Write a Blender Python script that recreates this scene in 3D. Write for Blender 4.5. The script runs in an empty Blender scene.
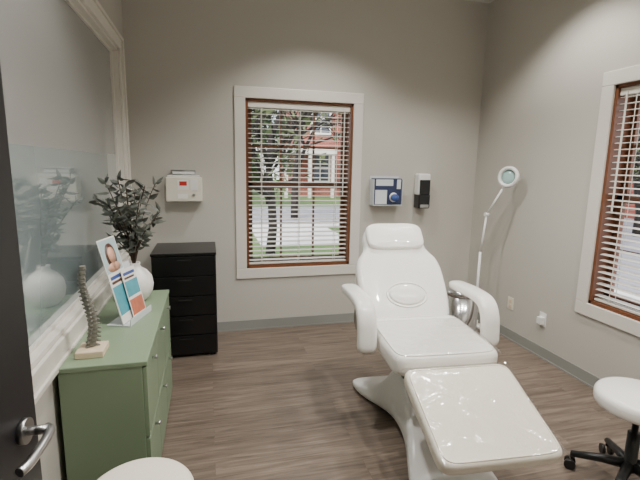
import bpy, bmesh, math, random
from mathutils import Vector, Matrix, Euler, noise
random.seed(7)
C=bpy.context; COL=C.scene.collection
# ---------------------------------------------------------------- materials
def nt(name):
    m=bpy.data.materials.new(name); m.use_nodes=True
    return m,m.node_tree,m.node_tree.nodes['Principled BSDF']
def mat(name,col,rough=.5,metal=0,coat=0,bump=0,bscale=60,var=0,vscale=4,emit=0,trans=0,spec=.5,ior=1.5,coatior=1.5,bdist=.01,crough=.04):
    m,t,b=nt(name)
    b.inputs['Base Color'].default_value=(*col,1)
    b.inputs['Roughness'].default_value=rough; b.inputs['Metallic'].default_value=metal
    b.inputs['Coat Weight'].default_value=coat; b.inputs['Coat Roughness'].default_value=crough; b.inputs['Coat IOR'].default_value=coatior
    b.inputs['Specular IOR Level'].default_value=spec; b.inputs['IOR'].default_value=ior
    b.inputs['Transmission Weight'].default_value=trans
    if emit:
        b.inputs['Emission Color'].default_value=(*col,1); b.inputs['Emission Strength'].default_value=emit
    tc=t.nodes.new('ShaderNodeTexCoord')
    if bump:
        n=t.nodes.new('ShaderNodeTexNoise'); n.inputs['Scale'].default_value=bscale; n.inputs['Detail'].default_value=4
        bp=t.nodes.new('ShaderNodeBump'); bp.inputs['Strength'].default_value=bump; bp.inputs['Distance'].default_value=bdist
        t.links.new(tc.outputs['Object'],n.inputs['Vector']); t.links.new(n.outputs['Fac'],bp.inputs['Height']); t.links.new(bp.outputs['Normal'],b.inputs['Normal'])
    if var:
        n=t.nodes.new('ShaderNodeTexNoise'); n.inputs['Scale'].default_value=vscale; n.inputs['Detail'].default_value=5
        mx=t.nodes.new('ShaderNodeMix'); mx.data_type='RGBA'
        mx.inputs[6].default_value=(*[c*(1-var) for c in col],1); mx.inputs[7].default_value=(*[min(1,c*(1+var)) for c in col],1)
        t.links.new(tc.outputs['Object'],n.inputs['Vector']); t.links.new(n.outputs['Fac'],mx.inputs[0]); t.links.new(mx.outputs[2],b.inputs['Base Color'])
    return m
def s2l(r,g,b):
    f=lambda c:(c/255/12.92 if c/255<.04045 else ((c/255+.055)/1.055)**2.4)
    return (f(r),f(g),f(b))
M={}
M['wall']=mat('wall_paint',s2l(191,187,178),.75,bump=.05,bscale=250,var=.015,vscale=3)
M['ceil']=mat('ceiling_paint',s2l(216,215,210),.8,bump=.05,bscale=200)
M['trim']=mat('trim_paint',s2l(218,213,204),.4,var=.01)
M['base']=mat('baseboard_vinyl',s2l(144,145,140),.45,var=.02)
M['white']=mat('white_vinyl',s2l(247,244,238),.3,bump=.10,bscale=14,coat=.6,bdist=.02)
M['whiteplastic']=mat('white_plastic',s2l(236,235,232),.3,var=.01)
M['black']=mat('black_plastic',(.009,.009,.010),.4,var=.1)
M['blackcab']=mat('black_laminate',(.005,.005,.006),.3,var=.1)
M['door']=mat('dark_door',(.009,.008,.010),.45,var=.15,vscale=8)
M['chrome']=mat('chrome',(.7,.7,.71),.18,metal=1,var=.02)
M['steel']=mat('brushed_steel',(.5,.5,.5),.3,metal=1,var=.05)
M['green']=mat('sage_paint',s2l(130,149,121),.4,var=.015)
M['wood']=mat('stained_wood',s2l(110,66,40),.4,var=.25,vscale=14)
M['slat']=mat('blind_slat',s2l(224,219,209),.45,var=.02)
M['cream']=mat('cream_vinyl',s2l(244,236,220),.4,bump=.05,bscale=150)
M['ceramic']=mat('white_ceramic',s2l(244,241,236),.35,bump=.1,bscale=90)
M['leaf']=mat('leaf',s2l(92,96,88),.5,var=.4,vscale=20)
M['stem']=mat('stem',s2l(70,55,42),.7,var=.2)
M['spine']=mat('spine_resin',s2l(122,120,110),.55,var=.3,vscale=60)
M['plinth']=mat('plinth_wood',s2l(220,200,172),.5,var=.08,vscale=30)
M['blue']=mat('blue_print',s2l(58,84,150),.4,var=.3,vscale=40)
M['navy']=mat('navy_print',s2l(40,50,84),.4,var=.3,vscale=40)
M['red']=mat('red_label',s2l(196,52,46),.4,var=.05)
M['yellow']=mat('beige_box',s2l(226,220,204),.45,var=.03)
M['lens']=mat('lens_glass',s2l(165,200,196),.08,coat=.6,var=.05)
M['teal']=mat('teal_print',s2l(80,160,176),.35,var=.3,vscale=25)
M['skin']=mat('portrait_print',s2l(222,172,146),.35,var=.12,vscale=25)
M['orange']=mat('orange_print',s2l(196,112,84),.35,var=.4,vscale=25)
M['paper']=mat('paper',s2l(240,236,230),.4,var=.03,vscale=40)
M['brown']=mat('brown_print',s2l(84,56,44),.35,var=.5,vscale=25)
M['pale']=mat('pale_blue_print',s2l(176,200,204),.35,var=.12,vscale=18)
M['acrylic']=mat('grey_acrylic',s2l(214,219,222),.15,var=.02)
M['upglass']=mat('interior_glass',s2l(150,150,147),.02,ior=2.2,var=.01)
M['frost']=mat('frosted_film',s2l(152,167,169),.13,metal=.25,coat=1.0,coatior=2.5,var=.02,crough=.02)
M['grass']=mat('lawn',s2l(80,108,50),.9,var=.35,vscale=3)
M['asphalt']=mat('asphalt',s2l(138,138,143),.9,var=.08,vscale=2)
M['concrete']=mat('concrete',s2l(206,203,198),.8,var=.05,vscale=3)
M['bark']=mat('bark',s2l(38,31,27),.9,var=.35,vscale=15)
M['foliage']=mat('foliage',s2l(54,72,40),.8,var=.5,vscale=3)
M['blossom']=mat('twig_buds',s2l(88,98,62),.8,var=.4,vscale=3)
M['glasspane']=mat('dark_window',(.05,.06,.08),.1)
M['lampglow']=mat('downlight_lens',(1,.95,.86),.4,emit=6)
def filmmat():
    m=bpy.data.materials.new('clear_plastic_film'); m.use_nodes=True; t=m.node_tree; t.nodes.clear(); L=t.links
    o=t.nodes.new('ShaderNodeOutputMaterial'); tr=t.nodes.new('ShaderNodeBsdfTransparent'); tr.inputs[0].default_value=(.985,.985,.98,1)
    g=t.nodes.new('ShaderNodeBsdfGlossy'); g.inputs['Roughness'].default_value=.09
    lw=t.nodes.new('ShaderNodeLayerWeight'); lw.inputs[0].default_value=.5; mx=t.nodes.new('ShaderNodeMixShader')
    pw=t.nodes.new('ShaderNodeMath'); pw.operation='POWER'; pw.inputs[1].default_value=4; ma=t.nodes.new('ShaderNodeMath'); ma.operation='MULTIPLY_ADD'; ma.inputs[1].default_value=.55; ma.inputs[2].default_value=.085; ma.use_clamp=True
    L.new(lw.outputs['Facing'],pw.inputs[0]); L.new(pw.outputs[0],ma.inputs[0])
    tc=t.nodes.new('ShaderNodeTexCoord'); n=t.nodes.new('ShaderNodeTexNoise'); n.inputs['Scale'].default_value=16; n.inputs['Distortion'].default_value=1.2; n.inputs['Detail'].default_value=2
    bp=t.nodes.new('ShaderNodeBump'); bp.inputs['Strength'].default_value=.4; bp.inputs['Distance'].default_value=.01
    L.new(tc.outputs['Object'],n.inputs['Vector']); L.new(n.outputs['Fac'],bp.inputs['Height']); L.new(bp.outputs['Normal'],g.inputs['Normal'])
    L.new(ma.outputs[0],mx.inputs[0]); L.new(tr.outputs[0],mx.inputs[1]); L.new(g.outputs[0],mx.inputs[2]); L.new(mx.outputs[0],o.inputs[0])
    return m
M['film']=filmmat()
M['legvinyl']=mat('leg_vinyl',s2l(240,233,219),.35,bump=.10,bscale=14,coat=.5,bdist=.02)
def brickmat():
    m,t,b=nt('brick'); tc=t.nodes.new('ShaderNodeTexCoord'); mp=t.nodes.new('ShaderNodeMapping'); mp.inputs['Rotation'].default_value=(math.radians(90),0,0)
    br=t.nodes.new('ShaderNodeTexBrick'); br.inputs['Scale'].default_value=2.2
    br.inputs['Color1'].default_value=(*s2l(132,66,54),1); br.inputs['Color2'].default_value=(*s2l(150,80,66),1); br.inputs['Mortar'].default_value=(*s2l(150,124,112),1)
    t.links.new(tc.outputs['Object'],mp.inputs['Vector']); t.links.new(mp.outputs['Vector'],br.inputs['Vector']); t.links.new(br.outputs['Color'],b.inputs['Base Color']); b.inputs['Roughness'].default_value=.9
    return m
M['brick']=brickmat()
def floormat():
    m,t,b=nt('floor_planks'); L=t.links
    tc=t.nodes.new('ShaderNodeTexCoord')
    br=t.nodes.new('ShaderNodeTexBrick'); br.inputs['Scale'].default_value=1.0
    br.inputs['Brick Width'].default_value=1.22; br.inputs['Row Height'].default_value=.15; br.inputs['Mortar Size'].default_value=.0014
    br.inputs['Color1'].default_value=(.1,.1,.1,1); br.inputs['Color2'].default_value=(.9,.9,.9,1); br.inputs['Mortar'].default_value=(0,0,0,1); br.offset=.37
    L.new(tc.outputs['Object'],br.inputs['Vector'])
    mp=t.nodes.new('ShaderNodeMapping'); mp.inputs['Scale'].default_value=(1.6,26,1)
    ad=t.nodes.new('ShaderNodeVectorMath'); ad.operation='ADD'; L.new(tc.outputs['Object'],ad.inputs[0]); 
    sc=t.nodes.new('ShaderNodeVectorMath'); sc.operation='SCALE'; sc.inputs['Scale'].default_value=3.; L.new(br.outputs['Color'],sc.inputs[0]); L.new(sc.outputs[0],ad.inputs[1])
    L.new(ad.outputs[0],mp.inputs['Vector'])
    n=t.nodes.new('ShaderNodeTexNoise'); n.inputs['Scale'].default_value=1.6; n.inputs['Detail'].default_value=8; n.inputs['Roughness'].default_value=.65; n.inputs['Distortion'].default_value=.6
    L.new(mp.outputs['Vector'],n.inputs['Vector'])
    cr=t.nodes.new('ShaderNodeValToRGB'); e=cr.color_ramp.elements
    e[0].position=.28; e[0].color=(*s2l(84,72,63),1); e[1].position=.72; e[1].color=(*s2l(150,134,120),1)
    L.new(n.outputs['Fac'],cr.inputs['Fac'])
    mx=t.nodes.new('ShaderNodeMix'); mx.data_type='RGBA'; mx.blend_type='MULTIPLY'; mx.inputs[0].default_value=1
    mr=t.nodes.new('ShaderNodeMapRange'); mr.inputs['From Min'].default_value=0; mr.inputs['From Max'].default_value=1; mr.inputs['To Min'].default_value=.72; mr.inputs['To Max'].default_value=1.04
    L.new(br.outputs['Color'],mr.inputs['Value']); L.new(cr.outputs['Color'],mx.inputs[6]); L.new(mr.outputs[0],mx.inputs[7])
    L.new(mx.outputs[2],b.inputs['Base Color']); b.inputs['Roughness'].default_value=.36
    bp=t.nodes.new('ShaderNodeBump'); bp.inputs['Strength'].default_value=.08; L.new(n.outputs['Fac'],bp.inputs['Height']); L.new(bp.outputs['Normal'],b.inputs['Normal'])
    return m
M['floor']=floormat()
# ---------------------------------------------------------------- mesh helpers
def mk(name,bm,ms,parent=None,smooth=False):
    me=bpy.data.meshes.new(name); bmesh.ops.recalc_face_normals(bm,faces=bm.faces); bm.to_mesh(me); bm.free()
    o=bpy.data.objects.new(name,me); COL.objects.link(o)
    for m in (ms if isinstance(ms,(list,tuple)) else [ms]): me.materials.append(M[m])
    if smooth:
        for p in me.polygons: p.use_smooth=True
    if parent: o.parent=parent
    return o
def empty(name,loc=(0,0,0)):
    o=bpy.data.objects.new(name,None); COL.objects.link(o); o.empty_display_size=.1; return o
def addbox(bm,a,b,mi=0,mx=None):
    r=bmesh.ops.create_cube(bm,size=1); vs=r['verts']
    c=(Vector(a)+Vector(b))/2; s=[abs(b[i]-a[i]) for i in range(3)]
    for v in vs:
        v.co=Vector((v.co.x*s[0],v.co.y*s[1],v.co.z*s[2]))+c
        if mx: v.co=mx@v.co
    for f in {f for v in vs for f in v.link_faces}: f.material_index=mi
    return vs
def boxes(name,lst,ms,parent=None,bevel=0,mx=None,seg=2):
    bm=bmesh.new()
    for q in lst: addbox(bm,q[0],q[1],q[2] if len(q)>2 else 0,mx)
    if bevel:
        bmesh.ops.bevel(bm,geom=list(bm.edges),offset=bevel,segments=seg,profile=.5,affect='EDGES')
    return mk(name,bm,ms,parent)
def box(name,a,b,m,parent=None,bevel=0,mx=None,seg=2): return boxes(name,[(a,b)],m,parent,bevel,mx,seg)
def addtube(bm,pts,rad,n=12,mi=0):
    pts=[Vector(p) for p in pts]; rs=rad if isinstance(rad,(list,tuple)) else [rad]*len(pts)
    rings=[]; up=None
    for i,p in enumerate(pts):
        d=(pts[min(i+1,len(pts)-1)]-pts[max(i-1,0)]).normalized()
        if up is None: up=d.orthogonal().normalized()
        up=(up-d*up.dot(d)).normalized(); s=d.cross(up)
        rings.append([bm.verts.new(p+rs[i]*(math.cos(a)*up+math.sin(a)*s)) for a in [2*math.pi*k/n for k in range(n)]])
    fs=[]
    for a,b in zip(rings,rings[1:]):
        for k in range(n): fs.append(bm.faces.new((a[k],a[(k+1)%n],b[(k+1)%n],b[k])))
    fs.append(bm.faces.new(rings[0][::-1])); fs.append(bm.faces.new(rings[-1]))
    for f in fs: f.material_index=mi; f.smooth=len(f.verts)==4
def tube(name,pts,rad,m,parent=None,n=12):
    bm=bmesh.new(); addtube(bm,pts,rad,n); return mk(name,bm,m,parent)
def smoothpts(P,k=6,closed=False):
    P=[Vector(p) for p in P]; n=len(P); out=[]
    rng=range(n) if closed else range(n-1)
    for i in rng:
        g=lambda j:P[j%n] if closed else P[max(0,min(n-1,j))]
        a,b,c,d=g(i-1),g(i),g(i+1),g(i+2)
        for s in range(k):
            t=s/k; out.append(.5*((2*b)+(c-a)*t+(2*a-5*b+4*c-d)*t*t+(3*b-a-3*c+d)*t**3))
    if not closed: out.append(P[-1])
    return out
def sup(a,b,n=5,k=64):
    o=[]
    for i in range(k):
        t=2*math.pi*i/k; c,s=math.cos(t),math.sin(t)
        o.append(Vector((a*math.copysign(abs(c)**(2/n),c),b*math.copysign(abs(s)**(2/n),s))))
    return o
def pad(name,outl,prof,m,parent=None,mx=None,c=(0,0)):
    bm=bmesh.new(); cx,cy=c; rings=[]
    for ins,z in prof:
        r=[]
        for p in outl:
            d=Vector((p[0]-cx,p[1]-cy)); L=d.length; q=d*max(.0,(1-ins/L)) if ins<L else d*0.02
            v=Vector((cx+q.x,cy+q.y,z)); r.append(bm.verts.new(mx@v if mx else v))
        rings.append(r)
    n=len(outl)
    for a,b in zip(rings,rings[1:]):
        for k in range(n): bm.faces.new((a[k],a[(k+1)%n],b[(k+1)%n],b[k]))
    bm.faces.new(rings[0][::-1]); bm.faces.new(rings[-1])
    return mk(name,bm,m,parent,True)
def cushprof(t,r,crown=.012,w=.25):
    P=[(w,0)]+[(r*(1-math.sin(math.pi/2*i/5)),r*(1-math.cos(math.pi/2*i/5))) for i in range(6)]
    P+=[(r*(1-math.cos(math.pi/2*i/5)),t-r+r*math.sin(math.pi/2*i/5)) for i in range(6)]
    for f in (.25,.5,.75,1): P.append((r+(w-r)*f,t+crown*math.sin(f*math.pi/2)))
    return P
def lathe(name,prof,loc,m,parent=None,n=40):
    bm=bmesh.new(); rings=[]
    for r,z in prof: rings.append([bm.verts.new((loc[0]+r*math.cos(2*math.pi*k/n),loc[1]+r*math.sin(2*math.pi*k/n),loc[2]+z)) for k in range(n)])
    for a,b in zip(rings,rings[1:]):
        for k in range(n): bm.faces.new((a[k],a[(k+1)%n],b[(k+1)%n],b[k]))
    bm.faces.new(rings[0][::-1]); bm.faces.new(rings[-1])
    return mk(name,bm,m,parent,True)
def arc(cx,cy,r,a0,a1,n=6): return [(cx+r*math.cos(math.radians(a0+(a1-a0)*i/n)),cy+r*math.sin(math.radians(a0+(a1-a0)*i/n))) for i in range(n+1)]
# ---------------------------------------------------------------- room
XL,XR,D,CH=-.63,2.68,3.95,3.14
T=.2; Y0=.1
box('floor',(XL-T,-1.8,-.1),(XR+T,D+T,0),'floor')
box('ceiling',(XL-T,-1.8,CH),(XR+T,D+T,CH+.1),'ceil')
wx1,wx2,wz1,wz2=.33,1.33,.60,2.13
boxes('wall_back',[((XL-T,D,0),(wx1,D+T,CH)),((wx2,D,0),(XR+T,D+T,CH)),((wx1,D,0),(wx2,D+T,wz1)),((wx1,D,wz2),(wx2,D+T,CH))],'wall')
ry1,ry2=1.44,2.44
boxes('wall_right',[((XR,-.1,0),(XR+T,ry1,CH)),((XR,ry2,0),(XR+T,D,CH)),((XR,ry1,0),(XR+T,ry2,wz1)),((XR,ry1,wz2),(XR+T,ry2,CH))],'wall')
ly1,ly2,lz1,lz2=.9,3.67,.81,2.39
boxes('wall_left',[((XL-T,-.1,0),(XL,ly1,CH)),((XL-T,ly2,0),(XL,D,CH)),((XL-T,ly1,0),(XL,ly2,lz1)),((XL-T,ly1,lz2),(XL,ly2,CH))],'wall')
boxes('wall_front',[((XL-T,0,0),(-.47,Y0,CH)),((.5,0,0),(XR+T,Y0,CH)),((-.47,0,2.1),(.5,Y0,CH))],'wall')
boxes('wall_hall',[((XL-T,-1.8,0),(XR+T,-1.7,CH)),((XL-T,-1.7,0),(XL-T+.1,0,CH)),((XR+T-.1,-1.7,0),(XR+T,0,CH))],'wall')
bh=.095
boxes('baseboard_back',[((XL,D-.008,0),(XR,D,bh)),((XL,D-.014,0),(XR,D-.008,.012))],'base')
boxes('baseboard_right',[((XR-.008,Y0,0),(XR,D-.014,bh)),((XR-.014,Y0,0),(XR-.008,D-.014,.012))],'base')
boxes('baseboard_left',[((XL,Y0,0),(XL+.008,D-.014,bh))],'base')
cw=.095
def frame(name,f,u1,u2,z1,z2,w,d,m,bev=.004):
    L=[((u1-w,0,z1-w),(u2+w,d,z1)),((u1-w,0,z2),(u2+w,d,z2+w)),((u1-w,0,z1),(u1,d,z2)),((u2,0,z1),(u2+w,d,z2))]
    return boxes(name,[(f(a),f(b)) for a,b in L],m,bevel=bev)
fl=lambda p:(XL+p[1],p[0],p[2])
frame('trim_1',fl,ly1,ly2,lz1,lz2,cw,.018,'trim')
fl2=lambda p:(XL+.018+p[1],p[0],p[2])
frame('trim_2',fl2,ly1-.07,ly2+.07,lz1-.07,lz2+.07,.025,.014,'trim')
w1=empty('window_1')
boxes('jamb',[((XL-.07,ly1,lz1),(XL,ly1+.02,lz2)),((XL-.07,ly2-.02,lz1),(XL,ly2,lz2)),((XL-.07,ly1,lz1),(XL,ly2,lz1+.02)),((XL-.07,ly1,lz2-.02),(XL,ly2,lz2))],'trim',w1)
boxes('glazing_stop',[((XL-.05,ly2-.035,lz1),(XL-.035,ly2-.02,lz2)),((XL-.05,ly1,lz1+.02),(XL-.035,ly2,lz1+.035)),((XL-.05,ly1,lz2-.035),(XL-.035,ly2,lz2-.02))],'trim',w1)
box('glass_upper',(XL-.06,ly1+.02,1.61),(XL-.05,ly2-.02,lz2-.02),'upglass',w1)
box('glass_frosted',(XL-.06,ly1+.02,lz1+.02),(XL-.05,ly2-.02,1.61),'frost',w1)
def extwin(idx,f,u1,u2,z1,z2):
    def bx(n,L,m,par,bev=0): return boxes(n,[(f(a),f(b)) for a,b in L],m,par,bev)
    W=empty('window_%d'%idx)
    bx('jamb',[((u1,0,z1),(u1+.022,T,z2)),((u2-.022,0,z1),(u2,T,z2)),((u1,0,z1),(u2,T,z1+.025)),((u1,0,z2-.022),(u2,T,z2))],'wood',W)
    zm=(z1+z2)/2; a,b=u1+.022,u2-.022
    L=[]
    for (lo,hi,dd) in ((z1+.025,zm+.02,.11),(zm-.02,z2-.022,.14)):
        L+=[((a,dd,lo),(a+.045,dd+.03,hi)),((b-.045,dd,lo),(b,dd+.03,hi)),((a,dd,lo),(b,dd+.03,lo+.05)),((a,dd,hi-.045),(b,dd+.03,hi))]
        for k in (1,2):
            u=a+(b-a)*k/3; L.append(((u-.009,dd+.005,lo),(u+.009,dd+.025,hi)))
        zc=(lo+hi)/2; L.append(((a,dd+.005,zc-.009),(b,dd+.025,zc+.009)))
    bx('sash',L,'wood',W)
    B=empty('window_blind' )
    hz=z2-.024
    bx('headrail',[((a+.003,.015,hz-.05),(b-.003,.075,hz))],'slat',B,.004)
    n=33; sp=(hz-.06-(z1+.07))/(n-1)
    bm=bmesh.new()
    for i in range(n):
        z=z1+.07+i*sp
        tl=-.004
        pts=[]
        for k in range(5):
            t=k/4; dz=.0025*math.sin(math.pi*t)+tl*(0.5-t); pts.append((.02+.05*t,z+dz))
        top=[[bm.verts.new(f((uu,p[0],p[1]+.0014))) for p in pts] for uu in (a+.006,b-.006)]
        bot=[[bm.verts.new(f((uu,p[0],p[1]-.0014))) for p in pts] for uu in (a+.006,b-.006)]
        for k in range(4):
            bm.faces.new((top[0][k],top[0][k+1],top[1][k+1],top[1][k])); bm.faces.new((bot[0][k],bot[1][k],bot[1][k+1],bot[0][k+1]))
        bm.faces.new((top[0][0],top[1][0],bot[1][0],bot[0][0])); bm.faces.new((top[0][4],bot[0][4],bot[1][4],top[1][4]))
        for q in (0,1):
            bm.faces.new([top[q][k] for k in range(5)]+[bot[q][k] for k in range(4,-1,-1)])
    mk('slats',bm,'slat',B)
    bx('bottom_rail',[((a+.004,.02,z1+.03),(b-.004,.07,z1+.047))],'slat',B,.003)
    L=[]
    for fr in (.13,.5,.87):
        u=a+(b-a)*fr
        for d in (.017,.073): L.append(((u-.0025,d-.001,z1+.04),(u+.0025,d+.001,hz-.05)))
    bx('ladder_tapes',L,'slat',B)
    u=b-.06; bx('tilt_wand',[((u-.004,.006,z2-.85),(u+.004,.014,hz-.03))],'slat',B)
    return W
fb=lambda p:(p[0],D+p[1],p[2]); fr=lambda p:(XR+p[1],p[0],p[2])
extwin(2,fb,wx1,wx2,wz1,wz2); extwin(3,fr,ry1,ry2,wz1,wz2)
fbi=lambda p:(p[0],D-p[1],p[2]); fri=lambda p:(XR-p[1],p[0],p[2])
frame('trim_3',fbi,wx1,wx2,wz1,wz2,cw,.018,'trim'); frame('trim_4',fri,ry1,ry2,wz1,wz2,cw,.018,'trim')
# ---------------------------------------------------------------- door
dr=empty('door_1')
ang=math.atan2(.065,.9); MX=Matrix.Translation((-.455,.12,0))@Matrix.Rotation(-ang,4,'Z')
box('slab',(-.045,0,.008),(0,.905,2.08),'door',dr,.002,MX)
def onmx(pts): return [MX@Vector(p) for p in pts]
hz=.985
bm=bmesh.new()
addtube(bm,onmx([(0,.84,hz),(.012,.84,hz)]),.027,24); addtube(bm,onmx([(.01,.84,hz),(.05,.84,hz)]),.010,16)
addtube(bm,onmx(smoothpts([(.045,.85,hz),(.056,.835,hz),(.06,.79,hz-.002),(.058,.74,hz-.006),(.05,.715,hz-.008)],5)),.0095,14)
mk('lever_handle',bm,'steel',dr)
boxes('trim_5',[((-.53,Y0,0),(-.455,Y0+.015,2.16)),((.5,Y0,0),(.575,Y0+.015,2.16)),((-.53,Y0,2.1),(.575,Y0+.015,2.16))],'trim')
# ---------------------------------------------------------------- treatment chair
ch=empty('treatment_chair'); cx=1.21
ch.matrix_world=Matrix.Translation((cx,2.2,0))@Matrix.Rotation(math.radians(-4.5),4,'Z')@Matrix.Translation((-cx,-2.2,0))
def MT(y,z,ang,x=cx): return Matrix.Translation((x,y,z))@Matrix.Rotation(ang,4,'X')
pad('seat',sup(.295,.275,9,96),cushprof(.11,.032,.010),'white',ch,MT(2.10,.51,math.radians(2)))
LM=MT(1.565,.425,math.radians(22))
pad('leg_rest',sup(.28,.255,11,96),cushprof(.07,.024,.006),'legvinyl',ch,LM)
def piping(name,par,mx,a,b,n,z,m):
    bm=bmesh.new(); o_=sup(a,b,n,96); addtube(bm,[mx@Vector((p.x,p.y,z)) for p in o_+[o_[0]]],.0035,6); mk(name,bm,m,par)
piping('leg_piping',ch,LM,.262,.237,11,.0705,'legvinyl')
def film(name,mx,a,b,z,seed,amp=.005,ctr=.5,N=100):
    """loose clear cover: gently wrinkled sheet lying on the pad, rounded down at its edges"""
    bm=bmesh.new(); g=[]
    for i in range(N+1):
        r=[]
        for j in range(N+1):
            u=(i/N*2-1)*a; v=(j/N*2-1)*b
            q=Vector((u*4.5+seed,v*8,seed)); w=abs(noise.noise(q+.9*noise.noise_vector(q*.6)))
            eu=max(0,(abs(u)-a*.72)/(a*.28)); ev=max(0,(abs(v)-b*.72)/(b*.28)); ed=max(eu,ev)
            h=amp*(ctr+(1-ctr)*ed)*(max(0,.3-w)/.3)**2
            fall=.030*(max(0,ed-.72)/.28)**2
            r.append(bm.verts.new(mx@Vector((u,v,z+h-fall))))
        g.append(r)
    for i in range(N):
        for j in range(N): bm.faces.new((g[i][j],g[i+1][j],g[i+1][j+1],g[i][j+1]))
    mk(name,bm,'film',ch,True)
film('plastic_cover',LM,.287,.261,.079,3.3,.013,.45)
th=math.radians(49)
half=[(.0,0),(.16,.0),(.25,.03),(.285,.12),(.30,.26),(.30,.40),(.28,.48),(.245,.53),(.222,.575),(.215,.66),(.18,.725),(.09,.75)]
pts=[Vector(p) for p in half]+[Vector((0,.755))]+[Vector((-p[0],p[1])) for p in reversed(half[1:])]
ol=[Vector((p.x,p.y)) for p in smoothpts([(p.x,p.y,0) for p in pts],4,True)]
BM=Matrix.Translation((cx+.0,2.33,.585))@Matrix.Rotation(th,4,'X')@Matrix.Translation((0,0,-.10))
pad('backrest',ol,cushprof(.10,.04,.012,.18),'white',ch,BM,(0,.4))
pad('head_cushion',sup(.205,.105,4),cushprof(.045,.022,.01,.08),'white',ch,BM@Matrix.Translation((0,.64,.092)))
bm=bmesh.new(); addtube(bm,[BM@Vector((.135*math.cos(a),.20+.085*math.sin(a),.112)) for a in [2*math.pi*k/48 for k in range(49)]],.006,8); mk('oval_stitching',bm,'white',ch)
pad('lumbar_pad',sup(.122,.072,2),cushprof(.037,.014,.006,.06),'white',ch,BM@Matrix.Translation((0,.20,.088)))
SM=MT(2.10,.51,math.radians(2))
piping('seat_piping',ch,SM,.274,.254,9,.1105,'white')
film('plastic_cover',SM@Matrix.Translation((0,-.04,0)),.292,.236,.124,9.1,.009,.3)
def arm(x):
    P=smoothpts([(x,2.56,.775),(x,2.42,.785),(x,2.28,.79),(x,2.16,.775),(x,2.105,.71),(x,2.09,.62),(x,2.085,.53)],6)
    bm=bmesh.new(); rings=[]; n=len(P); sec=sup(.055,.032,3,28)
    for i,p in enumerate(P):
        d=(P[min(i+1,n-1)]-P[max(i-1,0)]).normalized(); s=Vector((1,0,0)); nn=s.cross(d)
        e=min(i,n-1-i); k={0:.45,1:.8,2:.94}.get(e,1)
        rings.append([bm.verts.new(p+s*q.x*k+nn*q.y*k) for q in sec])
    for a,b in zip(rings,rings[1:]):
        for k in range(28): bm.faces.new((a[k],a[(k+1)%28],b[(k+1)%28],b[k]))
    bm.faces.new(rings[0][::-1]); bm.faces.new(rings[-1])
    mk('armrest',bm,'white',ch,True)
    sg=1 if x>cx else -1
    tube('arm_bracket',smoothpts([(x,2.30,.77),(x,2.32,.62),(x-sg*.06,2.34,.52),(cx+sg*.2,2.34,.47)],5),.014,'steel',ch)
arm(cx-.37); arm(cx+.375)
boxes('frame',[((cx-.2,1.9,.46),(cx-.16,2.45,.51)),((cx+.16,1.9,.46),(cx+.2,2.45,.51)),((cx-.2,1.95,.43),(cx+.2,2.3,.49)),((cx-.15,1.45,.355),(cx-.11,1.9,.395)),((cx+.11,1.45,.355),(cx+.15,1.9,.395))],'black',ch,.004)
BR=BM@Matrix.Translation((0,0,-.03))
boxes('back_frame',[((-.16,.02,0),(-.12,.55,.03)),((.12,.02,0),(.16,.55,.03)),((-.16,.3,0),(.16,.34,.03))],'black',ch,.003,BR)
st=[(2.74,.20,.0,.035),(2.71,.245,.0,.055),(2.6,.25,.0,.075),(2.48,.215,.0,.11),(2.36,.17,.012,.20),(2.26,.145,.02,.33),(2.18,.135,.025,.43),(2.06,.135,.025,.44),(1.97,.14,.02,.34),(1.87,.155,.012,.21),(1.76,.19,.0,.12),(1.64,.225,.0,.08),(1.56,.225,.0,.055),(1.53,.18,.0,.035)]
bm=bmesh.new(); rings=[]
for y,hw,z0,z1 in st:
    r=[]
    for q in sup(hw,(z1-z0)/2,4,32): r.append(bm.verts.new((cx+q.x-.04,y,(z0+z1)/2+q.y)))
    rings.append(r)
for a,b in zip(rings,rings[1:]):
    for k in range(32): bm.faces.new((a[k],a[(k+1)%32],b[(k+1)%32],b[k]))
bm.faces.new(rings[0][::-1]); bm.faces.new(rings[-1]); o=mk('base',bm,'whiteplastic',ch,True)
ss=o.modifiers.new('s','SUBSURF'); ss.levels=1; ss.render_levels=1
# ---------------------------------------------------------------- stools
def stool(x,y,h,rot=0,r=.19,m='white'):
    S=empty('rolling_stool')
    t=.085
    P=[(.001,0),(r-.03,0)]+arc(r-.03,.03,.03,-90,0)+arc(r-.035,t-.035,.035,0,90)+[(r*.5,t+.008),(.001,t+.01)]
    lathe('seat',P,(x,y,h-t),m,S,48)
    lathe('seat_plate',[(.001,0),(.09,0),(.10,.02),(.001,.02)],(x,y,h-t-.02),'black',S)
    lathe('column',[(.001,0),(.035,0),(.035,.02),(.028,.03),(.028,.2),(.014,.2),(.014,h-t-.11),(.001,h-t-.11)],(x,y,.09),'black',S,24)
    bm=bmesh.new()
    for k in range(5):
        a=rot+k*2*math.pi/5; d=Vector((math.cos(a),math.sin(a),0)); o=Vector((x,y,0))
        addtube(bm,[o+d*.02+Vector((0,0,.115)),o+d*.12+Vector((0,0,.105)),o+d*.25+Vector((0,0,.08))],[.026,.021,.016],12)
        addtube(bm,[o+d*.245+Vector((0,0,.085)),o+d*.245+Vector((0,0,.05))],.009,8)
        sd=Vector((-d.y,d.x,0))
        for s in (-1,1):
            c=o+d*.25+sd*s*.012+Vector((0,0,.027)); addtube(bm,[c,c+sd*s*.016],.027,18)
    mk('caster_base',bm,'black',S)
stool(2.0,1.47,.50,2.35)
stool(-.245,1.345,.505,.3,.178,'cream')
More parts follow.
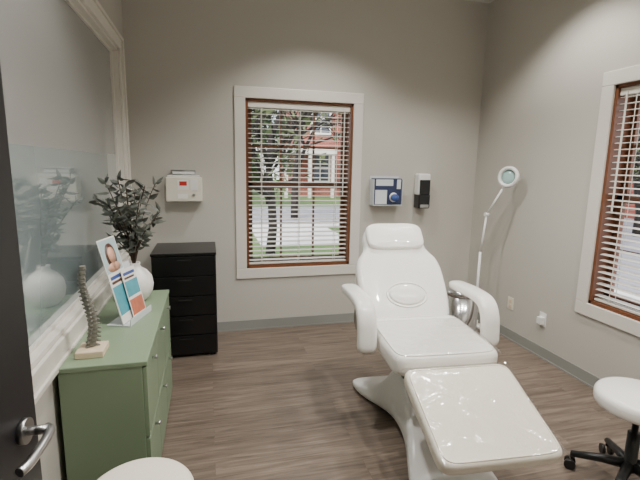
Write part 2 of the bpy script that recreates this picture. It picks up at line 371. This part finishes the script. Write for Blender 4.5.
# ---------------------------------------------------------------- green cabinet
gx1,gx2,gy1,gy2,gh=-.605,-.27,1.82,2.90,.73
G=empty('storage_cabinet')
box('carcass',(gx1,gy1,.03),(gx2-.018,gy2,gh-.022),'green',G,.002)
box('top',(gx1,gy1-.004,gh-.022),(gx2+.004,gy2+.004,gh),'green',G,.003)
box('plinth',(gx1+.02,gy1+.02,0),(gx2-.04,gy2-.02,.03),'black',G)
n=3; w=(gy2-gy1)/n; L=[]; K=bmesh.new()
for i in range(n):
    a=gy1+i*w+.004; b=gy1+(i+1)*w-.004
    L+=[((gx2-.018,a,.04),(gx2,b,.37)),((gx2-.018,a,.378),(gx2,b,gh-.028))]
    for z in (.33,.665): addtube(K,[(gx2,(a+b)/2,z),(gx2+.012,(a+b)/2,z),(gx2+.022,(a+b)/2,z)],[.006,.006,.013],16)
boxes('drawer_fronts',L,'green',G,.0025); mk('knobs',K,'steel',G)
bx1,bx2,by1,by2,bhh=-.44,.045,3.43,3.925,.865
B=empty('filing_cabinet')
box('carcass',(bx1,by1+.02,.02),(bx2,by2,bhh-.02),'blackcab',B,.002)
box('top',(bx1-.004,by1-.002,bhh-.02),(bx2+.004,by2,bhh),'blackcab',B,.003)
boxes('feet',[((bx1+.02,by1+.03,0),(bx1+.06,by1+.07,.02)),((bx2-.06,by1+.03,0),(bx2-.02,by1+.07,.02)),((bx1+.02,by2-.07,0),(bx1+.06,by2-.03,.02)),((bx2-.06,by2-.07,0),(bx2-.02,by2-.03,.02))],'black',B)
L=[];H=[]
for i in range(5):
    z=.035+i*.162; L.append(((bx1+.006,by1,z),(bx2-.006,by1+.02,z+.154))); H.append(((bx1+.19,by1-.012,z+.12),(bx2-.19,by1,z+.13)))
boxes('drawer_fronts',L,'blackcab',B,.003); boxes('pulls',H,'black',B,.002)
# ---------------------------------------------------------------- vase + plant
V=empty('potted_plant'); vx,vy=-.44,2.70
lathe('vase',[(.001,0),(.05,0),(.075,.02),(.098,.06),(.105,.10),(.096,.15),(.07,.185),(.04,.205),(.032,.22),(.036,.235),(.03,.235),(.026,.21),(.001,.2)],(vx,vy,gh),'ceramic',V)
bs=bmesh.new(); bl=bmesh.new()
def leaf(p,d,L,W):
    d=d.normalized(); s=d.cross(Vector((random.uniform(-1,1),random.uniform(-1,1),random.uniform(.2,1)))).normalized(); n=d.cross(s)
    c=[p+d*L*t+n*(-.18*L*t*t) for t in (0,.3,.65,1)]
    v=[bl.verts.new(c[0]),bl.verts.new(c[1]+s*W),bl.verts.new(c[1]-s*W),bl.verts.new(c[2]+s*W*.8),bl.verts.new(c[2]-s*W*.8),bl.verts.new(c[3]),bl.verts.new(c[1]+n*-.004),bl.verts.new(c[2]+n*-.004)]
    for f in ((0,1,6),(0,6,2),(1,3,7,6),(6,7,4,2),(3,5,7),(7,5,4)): bl.faces.new([v[i] for i in f])
for i in range(17):
    a=2*math.pi*(i*.618); R=random.uniform(.08,.25); hh=random.uniform(.12,.53)-.25*max(0,R-.18)
    ex,ey=R*math.cos(a)*.8-.03,R*math.sin(a)*1.0
    P=smoothpts([(vx,vy,gh+.2),(vx+ex*.25,vy+ey*.25,gh+.23+hh*.4),(vx+ex*.7,vy+ey*.7,gh+.23+hh*.8),(vx+ex,vy+ey,gh+.23+hh)],4)
    addtube(bs,P,[.003]*len(P),6)
    for j in range(4,len(P)):
        for q in range(2):
            dr_=Vector((random.uniform(-1,1),random.uniform(-1,1),random.uniform(-.5,.7)))
            leaf(P[j],dr_,random.uniform(.055,.085),random.uniform(.010,.017))
for v in bl.verts: v.co.x=max(v.co.x,XL-.03)
for v in bs.verts: v.co.x=max(v.co.x,XL-.03)
mk('stems',bs,'stem',V); mk('leaves',bl,'leaf',V)
S=empty('spine_sculpture'); sx,sy=-.505,1.95
box('plinth',(sx-.055,sy-.06,gh),(sx+.055,sy+.06,gh+.03),'plinth',S,.004)
bm=bmesh.new(); nv=19
for i in range(nv):
    t=i/(nv-1); z=gh+.03+.012+t*.34; r=.023-.010*t
    o=Vector((sx-.005+.012*math.sin(t*5.5),sy+.012*math.sin(t*5+1),z)); aa=t*1.6
    addtube(bm,[o+Vector((0,0,-.0085)),o+Vector((0,0,-.004)),o+Vector((0,0,.004)),o+Vector((0,0,.0085))],[r,r*.86,r*.86,r],14)
    for k,l in ((0,1.5),(2.1,1.3),(-2.1,1.3)):
        d=Vector((math.cos(aa+k),math.sin(aa+k),-.35)); addtube(bm,[o+d*r*.7,o+d*r*l],[r*.34,r*.2],6)
P=[(sx-.005+.012*math.sin(t*5.5),sy+.012*math.sin(t*5+1),gh+.03+t*.36) for t in [i/20 for i in range(21)]]
addtube(bm,P,.006,8)
mk('vertebrae',bm,'spine',S)
R=empty('brochure_stand')
base=Vector((-.395,2.37,gh+.002))
RM=Matrix.Translation(base)@Matrix.Rotation(math.radians(74),4,'Z')
LEAN=Matrix.Rotation(math.radians(-14),4,'X')
boxes('holder',[((-.125,-.035,0),(.125,.09,.005)),((-.125,-.035,.005),(.125,-.031,.035))],'acrylic',R,0,RM)
boxes('back_panel',[((-.12,.004,.004),(.12,.008,.30))],'acrylic',R,0,RM@LEAN)
def leaflet(x,y,z,w,h,bands,tw=0,face=None):
    m=RM@LEAN@Matrix.Translation((x,y,z))@Matrix.Rotation(tw,4,'Y')
    ms=['paper','teal','orange','brown','blue','pale']; L=[((-w/2,0,0),(w/2,.002,h),0)]
    for a,b,c_,d_,k in bands: L.append(((-w/2+w*a,-.0006,h*c_),(-w/2+w*b,0,h*d_),k))
    boxes('brochure',L,ms,R,0,m)
    if face:
        fx,fz,s=face
        for nm,dx,dz,a,b,lay,mm in (('portrait_hair',0,-.004,.048,.066,1,'brown'),('portrait_shoulders',0,-.062,.062,.024,2,'skin'),('portrait_neck',0,-.040,.016,.028,3,'skin'),('portrait_face',.004,.0,.032,.042,4,'skin')):
            mm_=m@Matrix.Translation((fx+dx*s,-.0006*lay-.0002,fz+dz*s))@Matrix.Rotation(math.pi/2,4,'X')
            pad(nm,sup(a*s,b*s,2.2,28),[(0,-.0003),(0,.0003)],mm,R,mm_)
leaflet(-.04,-.001,.012,.17,.44,[(.03,.97,.60,.985,5),(.1,.9,.52,.56,4),(.1,.7,.47,.50,3),(.04,.96,.1,.44,1)],-.02,(0,.350,1.0))
leaflet(.04,-.014,.010,.15,.26,[(.1,.9,.86,.92,4),(.1,.8,.78,.82,3),(.04,.96,.42,.74,1),(.04,.96,.04,.36,2)],.03)
# ---------------------------------------------------------------- wall items
S=empty('sharps_container')
box('cabinet',(-.345,D-.13,1.235),(-.05,D,1.44),'yellow',S,.008)
box('lid',(-.33,D-.12,1.44),(-.07,D,1.455),'whiteplastic',S,.004)
boxes('bracket',[((-.30,D-.10,1.455),(-.10,D-.02,1.465)),((-.30,D-.10,1.49),(-.10,D-.02,1.50)),((-.30,D-.02,1.455),(-.10,D,1.50))],'steel',S,.002)
box('glove_slot',(-.29,D-.095,1.466),(-.11,D-.025,1.489),'whiteplastic',S,.003)
box('label',(-.235,D-.133,1.37),(-.175,D-.13,1.405),'red',S); box('label_white',(-.25,D-.132,1.335),(-.16,D-.13,1.415),'paper',S); box('window',(-.145,D-.133,1.33),(-.085,D-.13,1.42),'whiteplastic',S)
tube('lock',[(-.12,D-.13,1.29),(-.12,D-.137,1.29)],.012,'steel',S,16); box('label_lower',(-.25,D-.133,1.26),(-.17,D-.13,1.30),'paper',S)
S=empty('glove_box_holder')
boxes('holder',[((1.52,D-.11,1.19),(1.82,D,1.198)),((1.52,D-.11,1.19),(1.525,D,1.44)),((1.815,D-.11,1.19),(1.82,D,1.44)),((1.52,D-.004,1.19),(1.82,D,1.47))],'acrylic',S,.001)
box('glove_box',(1.53,D-.10,1.2),(1.81,D-.008,1.45),'navy',S,.003)
boxes('box_print',[((1.545,D-.103,1.38),(1.72,D-.1,1.44)),((1.54,D-.103,1.205),(1.66,D-.1,1.34)),((1.76,D-.103,1.35),(1.80,D-.1,1.44))],'acrylic',S)
lathe('opening',[(.001,0),(.045,0),(.04,.01),(.001,.012)],(0,0,0),'paper',S); bpy.data.objects['opening'].matrix_basis=Matrix.Translation((1.73,D-.10,1.27))@Matrix.Rotation(math.pi/2,4,'X')
pad('glove_tuft',sup(.04,.035,2,24),cushprof(.04,.016,.004,.03),'blue',S,Matrix.Translation((1.73,D-.108,1.27))@Matrix.Rotation(math.pi/2,4,'X'))
S=empty('soap_dispenser')
box('housing',(1.99,D-.10,1.29),(2.12,D,1.50),'whiteplastic',S,.018,seg=3)
box('cover',(2.0,D-.112,1.30),(2.11,D-.1,1.44),'black',S,.004)
box('lower_body',(1.995,D-.115,1.16),(2.115,D,1.30),'black',S,.012,seg=3)
box('push_bar',(2.01,D-.12,1.17),(2.10,D-.114,1.20),'steel',S,.002)
S=empty('power_outlet')
box('plate',(XR-.005,3.21,.28),(XR,3.285,.395),'yellow',S,.002); boxes('receptacles',[((XR-.008,3.232,.345),(XR-.005,3.262,.375)),((XR-.008,3.232,.30),(XR-.005,3.262,.33))],'plinth',S,.001)
S=empty('power_outlet')
box('plate',(XR-.005,2.81,.27),(XR,2.885,.385),'whiteplastic',S,.002); box('adapter',(XR-.04,2.82,.29),(XR-.005,2.875,.35),'whiteplastic',S,.004)
# ---------------------------------------------------------------- magnifier lamp
S=empty('magnifying_floor_lamp'); lx,ly=2.42,3.40
bm=bmesh.new()
for k in range(5):
    a=.2+k*2*math.pi/5; d=Vector((math.cos(a),math.sin(a),0)); o=Vector((lx,ly,0))
    addtube(bm,[o+Vector((0,0,.085)),o+d*.2+Vector((0,0,.065))],[.018,.012],10)
    addtube(bm,[o+d*.195+Vector((0,0,.07)),o+d*.195+Vector((0,0,.02))],.007,8)
    sd=Vector((-d.y,d.x,0)); c=o+d*.195+Vector((0,0,.022)); addtube(bm,[c-sd*.012,c+sd*.012],.022,16)
addtube(bm,[(lx,ly,.06),(lx,ly,.14)],.03,16)
mk('caster_base',bm,'whiteplastic',S)
tube('pole',[(lx,ly,.1),(lx,ly,.80)],.012,'whiteplastic',S)
tube('lower_arm',[(lx,ly,.78),(lx+.02,ly-.02,1.15)],.009,'whiteplastic',S)
tube('joint',[(lx+.02-.02,ly-.02,1.15),(lx+.02+.02,ly-.02,1.15)],.018,'whiteplastic',S)
hd=Vector((2.54,3.26,1.49))
tube('upper_arm',[(lx+.02,ly-.02,1.15),(hd.x-.03,hd.y+.03,1.38)],.009,'whiteplastic',S)
dv=(Vector((-1.6,1.2,1.9))-hd).normalized(); q=dv.to_track_quat('Z','Y').to_matrix().to_4x4(); HM=Matrix.Translation(hd)@q
def ringtorus(name,R_,r_,m,mx,par):
    bm=bmesh.new(); n=40; k=14; rings=[]
    for i in range(n):
        a=2*math.pi*i/n; rings.append([bm.verts.new(mx@Vector(((R_+r_*math.cos(b))*math.cos(a),(R_+r_*math.cos(b))*math.sin(a),r_*math.sin(b)*1.3))) for b in [2*math.pi*j/k for j in range(k)]])
    for i in range(n):
        for j in range(k): bm.faces.new((rings[i][j],rings[(i+1)%n][j],rings[(i+1)%n][(j+1)%k],rings[i][(j+1)%k]))
    mk(name,bm,m,par,True)
ringtorus('ring_light_housing',.078,.017,'whiteplastic',HM,S)
pad('lens',sup(.065,.065,2,32),[(.055,-.006),(.0,0),(.03,.006),(.058,.008)],'lens',S,HM)
tube('head_yoke',[(hd.x-.03,hd.y+.03,1.38),(hd.x-.01,hd.y+.03,1.41),tuple(hd-Vector((0,0,.08)))],.008,'whiteplastic',S)
S=empty('pedal_bin'); tx,ty=2.08,3.12
lathe('body',[(.001,0),(.13,0),(.135,.01),(.135,.50),(.001,.50)],(tx,ty,.0),'chrome',S)
lathe('lid',[(.001,0),(.138,0),(.138,.03),(.12,.05),(.06,.062),(.001,.065)],(tx,ty,.50),'chrome',S)
lathe('foot_ring',[(.001,0),(.14,0),(.14,.03),(.001,.03)],(tx,ty,.0),'black',S)
box('pedal',(tx-.04,ty-.17,.005),(tx+.04,ty-.13,.02),'black',S,.003)
# ---------------------------------------------------------------- downlights
def spot(x,y,e,sz=130,name='recessed_downlight'):
    S=empty(name)
    lathe('trim_ring',[(.065,0),(.095,0),(.095,.006),(.065,.012)],(x,y,CH-.012),'whiteplastic',S)
    lathe('lens',[(.001,0),(.064,0),(.064,.003),(.001,.003)],(x,y,CH-.004),'lampglow',S)
    l=bpy.data.lights.new('downlight_bulb','SPOT'); l.energy=e; l.spot_size=math.radians(sz); l.spot_blend=.5; l.shadow_soft_size=.08; l.color=(1,.97,.92)
    o=bpy.data.objects.new('downlight_bulb',l); o.location=(x,y,CH-.03); COL.objects.link(o); o.parent=S
for x,y,e,sz in ((.95,3.1,120,120),(2.1,2.6,120,120),(.1,1.7,148,128),(1.2,1.2,160,132),(2.1,.8,140,132)): spot(x,y,e,sz)
# ---------------------------------------------------------------- exterior
gz=-.35; e=D+.3
gr=[]
def g(x1,y1,x2,y2,k): gr.append(((x1,y1,gz-.1),(x2,y2,gz),k))
g(-12,e,5,10,0); g(-12,10,1.2,13,0); g(1.2,10,3.6,13,1); g(3.6,10,5,13,0); g(5,e,6.6,13,1); g(6.6,e,18,13,2); g(18,e,40,13,0)
g(-40,13,6.6,14.6,1); g(6.6,13,18,14.6,2); g(18,13,40,14.6,1); g(-40,14.6,60,20,2); g(-40,20,60,60,0)
g(XR+.3,-30,6.6,e,1); g(6.6,-30,18,e,2); g(18,-30,40,e,0)
boxes('ground',gr,['grass','concrete','asphalt'])
def house(name,x1,x2,y,h,dep,face='y'):
    H=empty(name); L=[];F=[]; g0=gz+.002
    if face=='y':
        box('walls',(x1,y,g0),(x2,y+dep,h),'brick',H); box('roof',(x1-.3,y-.3,h),(x2+.3,y+dep,h+.5),'concrete',H)
        for i in range(int((x2-x1)/2.6)):
            for z in (gz+1.0,gz+4.0):
                if z+1.8>h: continue
                a=x1+.8+i*2.6; L.append(((a,y-.05,z),(a+1.1,y-.02,z+1.7))); F+=[((a-.12,y-.09,z-.12),(a+1.22,y-.03,z)),((a-.12,y-.09,z+1.7),(a+1.22,y-.03,z+1.85)),((a-.12,y-.09,z),(a,y-.03,z+1.7)),((a+1.1,y-.09,z),(a+1.22,y-.03,z+1.7)),((a+.52,y-.09,z),(a+.58,y-.03,z+1.7)),((a,y-.09,z+.8),(a+1.1,y-.03,z+.88))]
    else:
        x=x1; box('walls',(x,y,g0),(x+dep,x2,h),'brick',H); box('roof',(x-.3,y-.3,h),(x+dep,x2+.3,h+.5),'concrete',H)
        for i in range(int((x2-y)/2.6)):
            for z in (gz+1.0,gz+4.0):
                if z+1.8>h: continue
                a=y+.8+i*2.6; L.append(((x-.05,a,z),(x-.02,a+1.1,z+1.7))); F+=[((x-.09,a-.12,z-.12),(x-.03,a+1.22,z)),((x-.09,a-.12,z+1.7),(x-.03,a+1.22,z+1.85)),((x-.09,a-.12,z),(x-.03,a,z+1.7)),((x-.09,a+1.1,z),(x-.03,a+1.22,z+1.7))]
    boxes('panes',L,'glasspane',H); boxes('window_frames',F,'trim',H)
house('brick_building',5.6,16,27,8.5,8)
house('brick_building',17,24,-4,7.5,8,'x')
P=empty('porch'); boxes('porch_frame',[((2.9,25.5,2.3),(7.6,26.8,2.7))]+[((3.0+i*1.45,25.6,gz+.002),(3.18+i*1.45,25.8,2.3)) for i in range(4)],'trim',P)
def tree(name,x,y,h,r,lean=0,buds=5,lm='blossom',dep0=4,low=.4):
    T_=empty(name); bm=bmesh.new(); bf=bmesh.new()
    def br(p,d,L,r_,dep):
        pts=[p]; q=p.copy(); dd=d.copy()
        for i in range(4):
            dd=(dd+Vector((random.uniform(-.2,.2),random.uniform(-.2,.2),random.uniform(-.05,.15)))).normalized(); q=q+dd*L/4; pts.append(q.copy())
        addtube(bm,pts,[r_*(1-.11*i) for i in range(5)],5)
        if dep==0:
            for _ in range(buds):
                c=pts[random.randint(1,4)]+Vector([random.uniform(-.18,.18) for _ in range(3)]); s=random.uniform(.05,.11)
                v=[bf.verts.new(c+Vector([random.uniform(-s,s) for _ in range(3)])) for _ in range(3)]; bf.faces.new(v)
            return
        for _ in range(4):
            k=random.randint(1 if dep<dep0 else 2,4); nd=(dd+Vector((random.uniform(-1.1,1.1),random.uniform(-1.1,1.1),random.uniform(-.7,.4)))).normalized()
            br(pts[k],nd,L*.72,r_*.55,dep-1)
    br(Vector((x,y,gz)),Vector((lean,0,1)).normalized(),h*low,r,dep0)
    mk('branches',bm,'bark',T_); mk('leaves',bf,lm,T_)
tree('bare_tree',1.25,9.0,6.2,.11,-.02,4); tree('bare_tree',3.0,15.2,8,.15,0,5); tree('bare_tree',9.2,6.2,6.5,.12,0,5); tree('bare_tree',5.6,14.0,8.5,.15,0,2); tree('bare_tree',12.5,10.0,7.5,.15,0,8)
tree('leafy_tree',2.9,21.4,6.6,.14,0,24,'foliage',4,.36); tree('leafy_tree',.6,21.8,8,.2,0,24,'foliage',4,.36)
def bush(x,y,s):
    bm=bmesh.new(); bmesh.ops.create_icosphere(bm,subdivisions=4,radius=s)
    for v in bm.verts: v.co*=1+random.uniform(-.16,.16); v.co.z*=.8
    zz=min(v.co.z for v in bm.verts)
    for v in bm.verts: v.co+=Vector((x,y,gz-zz))
    mk('shrub',bm,'foliage')
for x,y,s in ((-1.5,29.8,2.2),(1.8,29.4,1.9),(-6,29.8,2.6),(9.3,25.6,.9),(11.5,25.6,.9)): bush(x,y,s)
w=bpy.data.worlds.new('World'); C.scene.world=w; w.use_nodes=True; t=w.node_tree; bg=t.nodes['Background']
sk=t.nodes.new('ShaderNodeTexSky'); sk.sky_type='NISHITA'; sk.sun_disc=False; sk.sun_elevation=math.radians(50); sk.sun_rotation=math.radians(200); sk.dust_density=3
mx=t.nodes.new('ShaderNodeMix'); mx.data_type='RGBA'; mx.inputs[0].default_value=.55; mx.inputs[7].default_value=(6.5,6.8,7.2,1)
t.links.new(sk.outputs[0],mx.inputs[6]); t.links.new(mx.outputs[2],bg.inputs['Color']); bg.inputs['Strength'].default_value=.6
sl=bpy.data.lights.new('sun','SUN'); sl.energy=3.5; sl.angle=.03; sl.color=(1,.96,.9); so=bpy.data.objects.new('sun',sl); COL.objects.link(so)
so.rotation_euler=Vector((.45,.6,-.75)).to_track_quat('-Z','Y').to_euler()
# camera
f,ya,pi_,ro=429.6,.2553,.1694,.0191
s,c=math.sin(ya),math.cos(ya);sp,cp=math.sin(pi_),math.cos(pi_)
F=Vector((s*cp,c*cp,-sp));R0=Vector((c,-s,0));U0=Vector((s*sp,c*sp,cp))
R2=R0*math.cos(ro)+U0*math.sin(ro);U2=-R0*math.sin(ro)+U0*math.cos(ro)
cam=bpy.data.cameras.new('camera'); cam.sensor_width=36; cam.lens=f/640*36; cam.clip_start=.02
co=bpy.data.objects.new('camera',cam); COL.objects.link(co)
m3=Matrix((R2,U2,-F)).transposed(); co.matrix_world=Matrix.Translation((0,0,1.55))@m3.to_4x4()
C.scene.camera=co
